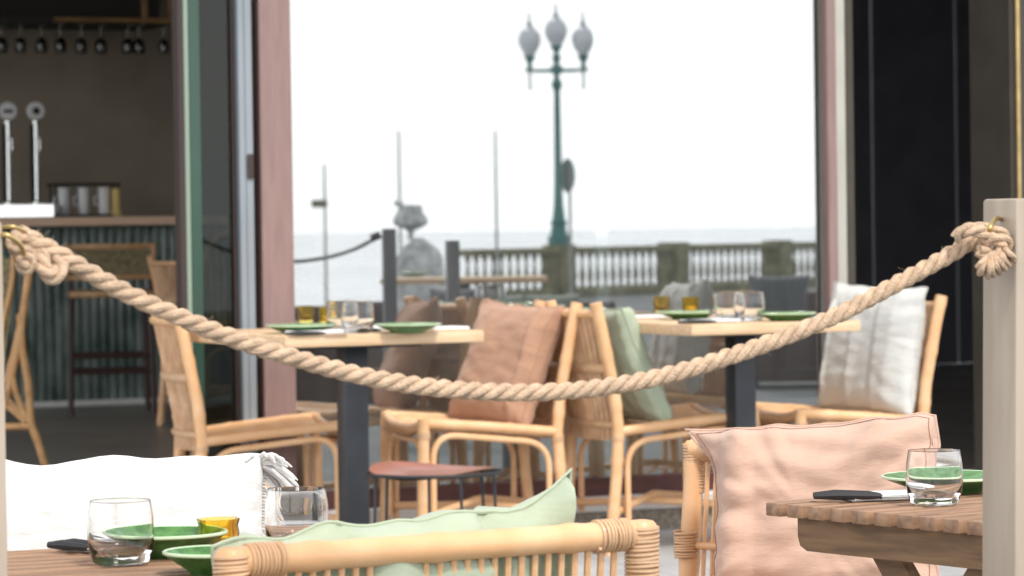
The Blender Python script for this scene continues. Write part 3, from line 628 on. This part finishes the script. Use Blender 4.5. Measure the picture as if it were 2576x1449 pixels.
# ------------------------------------------------------------------ slatted tables
def slat_table(loc,rz,L,n,lab,pitch=.0465,wS=.0325,z=.65):
    t=thing('slatted_table',lab,'table',loc,rz,'slatted folding tables'); k=MB()
    for i in range(n): k.box(-L*0,L,-(i*pitch)-wS,-(i*pitch),z-.019,z,.0015)
    k.build('slats',M['slat'],t); W_=n*pitch-.009
    for x in (.035,L-.035-.022):
        k=MB(); pts=[(0.03,0),(W_-.03,0),(W_-.03,-.03),(W_-.035,-.043),(W_-.05,-.05),(.05,-.05),(.035,-.043),(.03,-.03)]
        vs=[(x,-a,z-.020+b) for a,b in pts]+[(x+.022,-a,z-.020+b) for a,b in pts]; m_=len(pts)
        k.add(vs,[tuple(range(m_)),tuple(range(2*m_-1,m_-1,-1))]+[(i,(i+1)%m_,m_+(i+1)%m_,m_+i) for i in range(m_)]); fr=k.build('apron',M['slatend'],t,smooth=False)
        k=MB().lathe([(0,0),(.006,0),(.005,.003),(0,.004)],n=16,M=Matrix.Translation((x-.0005,-W_*.74,z-.045))@Matrix.Rotation(R(-90),4,'Y')); k.build('screw',M['steel'],fr)
    for x in (.06,L-.085):
        for s,dx in ((1,0),(-1,.024)):
            y0,y1=((-W_*.20,-W_*1.0) if s<0 else (-W_*.66,W_*.14))
            A=Vector((0,y0,z-.03)); Bv=Vector((0,y1,0)); dd=(Bv-A).normalized(); nn=Vector((0,dd.z,-dd.y))*.0235; k=MB()
            vs=[]
            for xx in (x+dx,x+dx+.02):
                for q in (A+nn,A-nn,Bv-nn,Bv+nn): vs.append((xx,q.y,q.z))
            k.add(vs,[(0,1,2,3),(7,6,5,4),(0,4,5,1),(1,5,6,2),(2,6,7,3),(3,7,4,0)]); k.build('leg',M['slatend'],t,smooth=False)
    return t
A=at(1926,1264,z=.65); slat_table((A.x,A.y,0),R(36),.62,14,'slatted brown folding table on crossed legs beside the beige rope post')
cA=R(24); p0=at(0,1387,z=.65); q0=p0-Vector((math.cos(cA),math.sin(cA),0))*.28
slat_table((q0.x,q0.y,0),cA,.74,11,'slatted brown folding table in the left foreground')
ZT=.6505
o=tumbler(at(2351,1270,z=ZT),'large clear tumbler on the slatted table by the beige rope post'); o=tumbler(at(305,1420,z=ZT),'large clear tumbler near the cutlery on the left slatted table'); tumbler(at(748,1385,z=ZT),'clear tumbler half hidden by the foreground green cushion')
plate(at(2385,1236,z=ZT),.098,'green plate behind the tumbler on the right slatted table',.021)
plate(at(415,1398,z=ZT),.078,'green plate behind the tumbler on the left slatted table',.027); plate(at(545,1442,z=ZT),.062,'green plate with a pale rim beside the foreground rattan rail',.024)
candle(at(550,1386,z=ZT),'amber glass candle holder beside the plates on the left slatted table',.88,.78)
pk_=at(2185,1261,z=ZT); napkin((pk_.x+.03,pk_.y+.03,ZT),R(14),'grey shadowed napkin under the black cutlery on the right slatted table',.12,.05); cutlery((pk_.x,pk_.y,ZT+.003),R(-2),'black handled cutlery pointing left on the right slatted table',.16,2)
pk_=at(215,1392,z=ZT); napkin((pk_.x+.03,pk_.y+.03,ZT),R(-24),'folded napkin beside the big tumbler on the left slatted table',.10,.06); cutlery((pk_.x+.005,pk_.y,ZT+.003),R(-35),'black handled cutlery at the left tumbler',.12,2)
# ------------------------------------------------------------------ rope barrier
rp=[(60,592),(150,642),(300,728),(450,797),(600,856),(750,903),(900,943),(1050,970),(1200,984),(1350,987),(1500,976),(1650,950),(1800,908),(1950,856),(2100,795),(2250,717),(2400,634),(2475,582)]
def ry(px): return 3.40+(px/2576)*.52
ctrl=[at(x,y,Y=ry(x)) for x,y in rp]
def cat(P,n=14):
    out=[]
    for i in range(len(P)-1):
        a,b,c,d=P[max(0,i-1)],P[i],P[i+1],P[min(len(P)-1,i+2)]
        for j in range(n):
            t=j/n; out.append(.5*((2*b)+(c-a)*t+(2*a-5*b+4*c-d)*t*t+(3*b-a-3*c+d)*t**3))
    out.append(P[-1]); return out
def twist(k,P,rad=.0052,off=.0056,pitch=.056,strands=3,closed=False,ph0=0):
    # resample
    Q=[P[0]]; acc=0; step=.0035
    for i in range(1,len(P)):
        a,b=P[i-1],P[i]; d=(b-a).length; n=max(1,int(d/step))
        for j in range(1,n+1): Q.append(a.lerp(b,j/n))
    T=[(Q[min(i+1,len(Q)-1)]-Q[max(i-1,0)]).normalized() for i in range(len(Q))]
    N=T[0].orthogonal().normalized(); s=0; fr=[]
    for i in range(len(Q)):
        N=(N-T[i]*N.dot(T[i])).normalized(); Bn=T[i].cross(N)
        if i: s+=(Q[i]-Q[i-1]).length
        fr.append((Q[i],N.copy(),Bn,s))
    for m in range(strands):
        pts=[]; 
        for (q,n_,b_,s) in fr:
            a=-2*math.pi*s/pitch+m*2*math.pi/strands+ph0; pts.append(q+n_*(off*math.cos(a))+b_*(off*math.sin(a)))
        k.tube(pts,[rad*(1+.07*noise.noise(p*140)) for p in pts],9)
rope=thing('barrier_rope','thick sagging natural fibre rope hung between two beige posts','rope',ctrl[0])
O=-ctrl[0]
def L_(P): return [p+O for p in P]
k=MB(); main=cat(ctrl); twist(k,L_(main)); 
k.build('strands',M['rope'],rope)
k=MB()      # loose fibres
for i in range(260):
    p=main[random.randrange(len(main))]+O; d=Vector((random.gauss(0,1),random.gauss(0,1),random.gauss(0,1))).normalized(); l=random.uniform(.003,.008)
    k.tube([p+d*.009,p+d*(.009+l*.6)+Vector((.002,0,0)),p+d*(.009+l)+Vector((random.uniform(-.006,.006),0,.001))],[.0002,.00018,.0001],3)
k.build('loose_fibres',M['rope'],rope)['kind']='stuff'
# right knot: two loops round the rope and a frayed tail
e=at(2462,592,Y=ry(2470)); def_=lambda px,py,dy=0: at(px,py,Y=ry(px)+dy)+O
k=MB()
twist(k,cat([def_(2408,600,-.02),def_(2420,583,-.03),def_(2448,577,-.035),def_(2475,590,-.03),def_(2478,612,-.02),def_(2455,622,.0)]),.0042,.0045)
twist(k,cat([def_(2420,606,.02),def_(2432,587,.03),def_(2460,576,.02),def_(2492,580,-.01),def_(2522,592,-.02),def_(2532,612,-.02),def_(2515,632,-.02),def_(2485,640,-.03),def_(2462,628,-.03)]),.0042,.0045)
twist(k,cat([def_(2470,612,-.02),def_(2500,600,-.035),def_(2520,615,-.03),def_(2505,640,-.03),def_(2480,650,-.03)]),.004,.0042)
k.build('knot',M['rope'],rope)
k=MB()
for (x0,y0,x1,y1) in ((2480,648,2466,690),(2488,650,2482,697),(2495,648,2498,694),(2503,645,2512,688),(2510,640,2528,682),(2518,634,2542,668),(2524,625,2553,655),(2485,645,2458,676)):
    for q in range(3):
        j=random.uniform(-4,4); P=cat([def_(x0,y0,-.03),def_((x0+x1)/2+random.uniform(-6,6),(y0+y1)/2,-.035-.01*q),def_(x1+j,y1+random.uniform(-6,6),-.03-.008*q)],5)
        n=len(P); k.tube(P,[.0042*(1-.25*i/n) if i<n-1 else .0022 for i in range(n)],6)
k.build('frayed_end',M['rope'],rope)
k=MB()   # left knot
twist(k,cat([def_(150,655,-.015),def_(150,682,-.025),def_(130,694,-.025),def_(108,672,-.02),def_(100,636,.0),def_(72,602,.0),def_(45,582,.0)]),.0048,.0050)
twist(k,cat([def_(40,594,-.01),def_(30,618,-.02),def_(48,628,-.02),def_(70,638,-.02),def_(78,658,-.02),def_(64,674,-.02),def_(50,660,-.02),def_(55,640,.0)]),.0038,.0040)
k.build('knot',M['rope'],rope)
def post(px,top,wd,dp,Y,name_lab,side,tilt):
    p=at(px,top,Y=Y); t=thing('rope_post',name_lab,'post',(p.x,p.y,0),FR,'beige rope posts'); h=p.z
    k=MB(); k.box(0,wd,0,dp,0,h,.004) if side>0 else k.box(-wd,0,-dp*0,dp,0,h,.004)
    k.v=[(x+(z-h)*tilt,y,z) for x,y,z in k.v]; k.build('post_body',M['post'],t); return t,h
t,h=post(2556,499,.075,.075,ry(2576)-.03,'tall beige painted post at the right end of the rope',1,.017)
t.rotation_euler[2]=FR
k=MB(); hk=lambda px,py,dy: at(px,py,Y=ry(2500)+dy)
def brass(parent,pts,r=.003):
    mw=Matrix.Translation(parent.location)@Matrix.Rotation(parent.rotation_euler[2],4,'Z'); mi=mw.inverted(); k=MB(); k.tube([mi@p for p in pts],r,10); return k.build('hook',M['gold'],parent)
brass(t,cat([hk(2528,556,.03),hk(2508,549,.0),hk(2497,560,-.02),hk(2490,575,-.03),hk(2497,592,-.02)],6))
t,h=post(7,556,.075,.075,3.36,'beige painted post at the left edge of the photo with the rope end',-1,-.0)
hk=lambda px,py,dy: at(px,py,Y=3.38+dy)
brass(t,cat([hk(-14,600,0),hk(8,590,-.02),hk(30,598,-.02),hk(52,618,-.01),hk(60,640,0)],6),.0028); brass(t,cat([hk(-14,575,0),hk(30,570,-.01),hk(60,580,.0)],6),.0022)
# ------------------------------------------------------------------ high backed wicker chair indoors on the left
pc=at(20,600,Y=12.2)
t=thing('wicker_armchair','high backed rattan armchair with curved bent canes at the left edge of the photo','chair',(pc.x,pc.y,FZ),0)
def wl(px,py,dy=0): q=at(px,py,Y=12.2+dy); return (q.x-pc.x,q.y-pc.y,q.z-FZ)
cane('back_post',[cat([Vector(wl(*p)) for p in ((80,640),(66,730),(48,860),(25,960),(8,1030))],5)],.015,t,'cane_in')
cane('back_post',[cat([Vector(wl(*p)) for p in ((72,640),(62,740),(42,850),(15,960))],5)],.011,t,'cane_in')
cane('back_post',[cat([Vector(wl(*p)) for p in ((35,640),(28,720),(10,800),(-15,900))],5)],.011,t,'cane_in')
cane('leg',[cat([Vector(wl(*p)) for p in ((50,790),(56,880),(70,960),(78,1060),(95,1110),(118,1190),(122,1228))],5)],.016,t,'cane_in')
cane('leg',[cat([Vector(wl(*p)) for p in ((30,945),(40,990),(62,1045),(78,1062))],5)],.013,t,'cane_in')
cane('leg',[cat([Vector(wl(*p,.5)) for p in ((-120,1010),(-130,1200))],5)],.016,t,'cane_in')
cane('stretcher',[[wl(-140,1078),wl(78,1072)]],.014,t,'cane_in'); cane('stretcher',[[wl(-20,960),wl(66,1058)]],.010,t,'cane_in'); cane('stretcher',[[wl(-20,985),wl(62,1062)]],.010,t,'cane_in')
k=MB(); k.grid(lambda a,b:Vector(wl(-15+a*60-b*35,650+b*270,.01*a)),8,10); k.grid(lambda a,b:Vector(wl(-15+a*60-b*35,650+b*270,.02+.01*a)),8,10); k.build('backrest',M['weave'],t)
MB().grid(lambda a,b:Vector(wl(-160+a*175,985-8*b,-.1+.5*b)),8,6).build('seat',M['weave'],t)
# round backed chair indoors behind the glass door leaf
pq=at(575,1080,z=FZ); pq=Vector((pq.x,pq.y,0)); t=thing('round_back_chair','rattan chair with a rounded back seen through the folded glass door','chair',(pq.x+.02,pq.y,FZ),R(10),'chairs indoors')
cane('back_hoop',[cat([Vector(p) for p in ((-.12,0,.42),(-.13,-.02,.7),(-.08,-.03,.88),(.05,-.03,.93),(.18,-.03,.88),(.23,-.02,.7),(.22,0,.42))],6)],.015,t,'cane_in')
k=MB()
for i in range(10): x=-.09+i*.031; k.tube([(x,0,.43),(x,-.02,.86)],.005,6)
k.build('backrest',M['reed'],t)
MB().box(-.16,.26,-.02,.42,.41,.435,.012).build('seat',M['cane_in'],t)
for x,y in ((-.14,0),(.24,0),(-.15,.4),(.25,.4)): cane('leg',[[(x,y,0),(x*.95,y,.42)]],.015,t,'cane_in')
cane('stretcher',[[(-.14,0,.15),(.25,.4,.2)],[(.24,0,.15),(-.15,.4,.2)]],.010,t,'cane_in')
# ------------------------------------------------------------------ seafront, seen reflected in the pane
def vm(px,py,Y): return mirrored(at(px,py,Y=Y))
# balustrade
bal=thing('stone_balustrade','weathered olive stone balustrade along the seafront reflected in the window','balustrade',pa,math.atan2(ed.y,ed.x)); BL=(pb-pa).length
MB().box(.6,BL+3,-.14,.14,.66,.76,.02).build('top_rail',M['stone'],bal); MB().box(.6,BL+3,-.13,.13,0,.14,.02).build('base',M['stone'],bal)
prof=[(.045,.14),(.045,.17),(.022,.19),(.04,.26),(.045,.33),(.032,.42),(.02,.5),(.02,.56),(.035,.6),(.045,.63),(.045,.66)]
bm_=MB().lathe(prof,n=10); bb0=None
xs=[]; x=.75; c=0
lt=min((abs((va.lerp(vb,i/2000)).x/(va.lerp(vb,i/2000)).y-at(1411,620,Y=1).x),i/2000) for i in range(2000))[1]
ulamp=(mirrored(va.lerp(vb,lt))-pa).dot(ed)
piers=[ulamp+i*3.1 for i in range(-2,12) if .5<ulamp+i*4.2<BL+3]
while x<BL+3 and len(xs)<96:
    if all(abs(x-q_)>.33 for q_ in piers): xs.append(x)
    x+=.205
for q_ in piers: MB().box(q_-.19,q_+.19,-.19,.19,0,.80,.02).build('pier',M['stone'],bal)
for x in xs:
    if bb0 is None: bb0=bm_.build('baluster',M['stone'],bal); bb0.location=(x,0,0)
    else: o=bb0.copy(); C.objects.link(o); o.parent=bal; o.location=(x,0,0)
# lamp
pl=pa+ed*ulamp; sc=50.0/F
t=thing('street_lamp','teal three armed street lamp with glass globes standing on the balustrade','street lamp',(pl.x,pl.y,.80),mdir(0))
hz=lambda py: (622-py)*sc+.0
MB().lathe([(.17,0),(.17,.12),(.13,.16),(.11,.30),(.14,.33),(.10,.38),(.075,.6),(.06,.95),(.055,1.6),(.045,hz(240)),(.07,hz(232)),(.085,hz(222)),(.05,hz(212)),(.035,hz(200)),(.10,hz(192)),(.10,hz(182)),(.035,hz(172)),(.07,hz(155)),(.03,hz(145)),(.09,hz(130)),(.09,hz(127)),(0,hz(127))],n=20).build('pole',M['teal'],t)
cane_=MB().tube([(-.48,0,hz(187)),(-.25,0,hz(189)),(.25,0,hz(189)),(.48,0,hz(187))],[.02,.028,.028,.02],10); cane_.build('crossarm',M['teal'],t)
def globe(x,b):   # b = picture height of the globe's foot
    g=MB().lathe([(.06,hz(b)),(.12,hz(b-14)),(.172,hz(b-33)),(.172,hz(b-48)),(.13,hz(b-62)),(.07,hz(b-70)),(0,hz(b-71))],c=(x,0,0),n=24).build('globe',M['globe'],t)
    MB().lathe([(.075,hz(b-70)),(.04,hz(b-76)),(.045,hz(b-82)),(.018,hz(b-88)),(.02,hz(b-98)),(.004,hz(b-112)),(0,hz(b-113))],c=(x,0,0),n=12).build('finial',M['finial'],g)
    MB().lathe([(0,hz(b-45)),(.06,hz(b-46)),(.08,hz(b-56)),(.03,hz(b-60))],c=(x,0,0),n=12).build('burner',M['black'],g)
globe(0,130)
for s in (-1,1):
    globe(s*.405,152); MB().lathe([(.03,hz(190)),(.045,hz(180)),(.03,hz(172)),(.05,hz(165)),(.095,hz(152)),(0,hz(151))],c=(s*.405,0,0),n=16).build('globe_cup',M['teal'],t)
    MB().lathe([(.022,hz(236)),(.018,hz(200)),(.045,hz(188)),(0,hz(187))],c=(s*.405,0,0),n=12).build('pendant',M['finial'],t)
# masts, sign and drinking fountain
for px,top,bot,lab in ((825,415,740,'thin grey mast reflected at the left of the window, with a small floodlight'),(1012,330,640,'thin grey mast reflected behind the grey stone fountain'),(1255,330,640,'thin grey mast reflected left of the teal street lamp')):
    p=vm(px,bot,42); q=vm(px,top,42); t=thing('mast',lab,'mast',(p.x,p.y,0),0,'thin masts along the seafront')
    MB().tube([(0,0,0),(0,0,q.z)],[.022,.014],10).build('pole',M['mast'],t)
    if px==825:
        hh=vm(px,512,42).z; MB().box(-.03,.17,-.07,.07,hh-.05,hh+.05,.02).build('floodlight',M['stone'],t).rotation_euler[2]=mdir(180)
p=vm(1440,640,47); zt_=vm(1440,441,47).z; t=thing('traffic_sign','round traffic sign seen almost edge on beside the teal street lamp','traffic sign',(p.x,p.y,0),mdir(65))
MB().tube([(0,0,0),(0,0,zt_+.15)],.022,10).build('pole',M['mast'],t)
MB().lathe([(0,-.012),(.24,-.012),(.25,0),(.24,.012),(0,.012)],n=32,M=Matrix.Translation((0,-.03,zt_))@Matrix.Rotation(R(90),4,'X')).build('disc',M['signback'],t)
p=vm(1062,800,30); t=thing('stone_fountain','grey carved stone drinking fountain topped by a shell bowl, reflected in the window','fountain',(p.x,p.y,0),mdir(0))
k=MB(); k.lathe([(.26,0),(.26,.08),(.235,.12),(.23,.5),(.235,.72),(.22,.8),(.17,.88),(.08,.95),(.04,.98)],n=28)
k.v=[(x*(1+.08*noise.noise(Vector((x*9,y*9,z*5)))),y*(1+.08*noise.noise(Vector((x*9,y*9,z*5+3)))),z) for x,y,z in k.v]; k.build('pedestal',M['greystone'],t)
MB().lathe([(.03,.97),(.022,1.03),(.05,1.06)],c=(-.07,0,0),n=12).build('stem',M['greystone'],t)
k=MB(); k.lathe([(.05,1.06),(.125,1.10),(.13,1.14),(.10,1.2),(.085,1.25),(.0,1.26)],c=(-.07,0,0),n=22); k.lathe([(0,1.24),(.03,1.25),(.035,1.28),(0,1.31)],c=(-.15,0,0),n=10)
k.v=[((x+.07)*1.25-.07+.02*noise.noise(Vector((x*12,y*12,z*12))),y*1.25,1.06+(z-1.06)*1.15) for x,y,z in k.v]; k.build('bowl',M['greystone'],t)
# posts with their own rope; backlit shade put into their dark colour
pos=[]
for px,top,lab in ((990,575,'square rope post coloured dark as backlit, reflected left of the stone fountain'),(1150,605,'square rope post coloured dark as backlit, reflected right of the stone fountain')):
    p=vm(px,top,16); pos.append(p); t=thing('backlit_post',lab,'post',(p.x,p.y,0),mdir(10),'rope posts coloured dark as backlit, reflected in the window')
    MB().box(-.032,.032,-.032,.032,0,p.z,.004).build('post_body',M['panel'],t); MB().lathe([(0,0),(.012,0),(.012,.02),(0,.02)],c=(0,-.04,p.z-.08),n=12).build('eyelet',M['steel'],t)
k=MB(); base=vm(965,592,16); twist(k,[q-base for q in cat([vm(968,592,16),vm(900,628,16.1),vm(820,650,16.2),vm(735,658,16.3),vm(640,650,16.4),vm(500,600,16.5)],8)],.005,.0055)
t=thing('thin_rope','thin dark rope sagging from a dark post, reflected in the window','rope',base); k.build('strands',mat('dark_rope',(.16,.17,.17),.9),t); MB().tube([vm(945,600,16)-base,vm(968,590,16)-base],.02,10).build('clip',M['blackm'],t)
# reflected table, benches, cushions
p=vm(1178,700,21.1); oak_table((p.x,p.y,0),mdir(0),1.05,.65,'long oak table out on the terrace seen only as a reflection',None).location=tuple(vm(975,700,21.1)*Vector((1,1,0)) if False else (vm(975,700,21.1).x,vm(975,700,21.1).y,0))
pp=vm(1050,697,21.3); plate((pp.x,pp.y,.751),.11,'green plate on the reflected terrace table')
def bench(px0,px1,Yv,lab):  # lengthened and made solid to darken the lower half of the pane
    a,b=vm(px0,760,Yv),vm(px1,760,Yv); a.z=b.z=0; L=(b-a).length; t=thing('lounge_bench',lab,'bench',a,math.atan2((b-a).y,(b-a).x),'dark lounge benches reflected in the window')
    sgn=1 if Vector((-(b-a).y,(b-a).x,0)).dot(FO-a)<0 else -1     # seat side away from the pane
    y=lambda v:v*sgn
    MB().box(0,L,min(y(0),y(.06)),max(y(0),y(.06)),.04,.62,.01).build('backrest',M['darkwood'],t); MB().box(0,L,min(y(.061),y(.6)),max(y(.061),y(.6)),.04,.36,.01).build('seat',M['darkwood'],t)
    for x in (.05,L-.1): MB().box(x,x+.05,min(y(.05),y(.1)),max(y(.05),y(.1)),0,.039).build('leg',M['blackm'],t); MB().box(x,x+.05,min(y(.5),y(.55)),max(y(.5),y(.55)),0,.039).build('leg',M['blackm'],t)
    return t
bench(620,1010,19,'dark lounge bench reflected at the left end of the window'); bench(1080,1560,19,'dark lounge bench reflected behind the brown cushion'); bench(1880,2200,21,'dark lounge bench reflected at the right end of the window')
for px,Yv,w_,h_,m,lab,hd in ((945,18.6,.30,.30,'dbrown','dark brown cushion reflected right of the left tumblers',5),(1152,18.6,.32,.36,'grey','dark grey cushion with a pointed corner reflected left of the brown cushion',-20),(1270,18.6,.34,.32,'palegr','pale green grey cushion reflected behind the brown cushion',5),(1400,18.6,.34,.32,'palegr','pale green grey cushion reflected above the rattan backrests',0),(1975,20.5,.40,.40,'grey','large dark grey cushion with two pointed corners reflected beside the ecru cushion',4)):
    p=vm(px,760,Yv); p.z=.36 if Yv<20 else .34; cushion('cushion',w_,h_,.12,M[m],p,mdir(hd),R(4),lab,seed=px%13+1,pinch=.16,N=20,seam=False,grp='cushions reflected in the window')
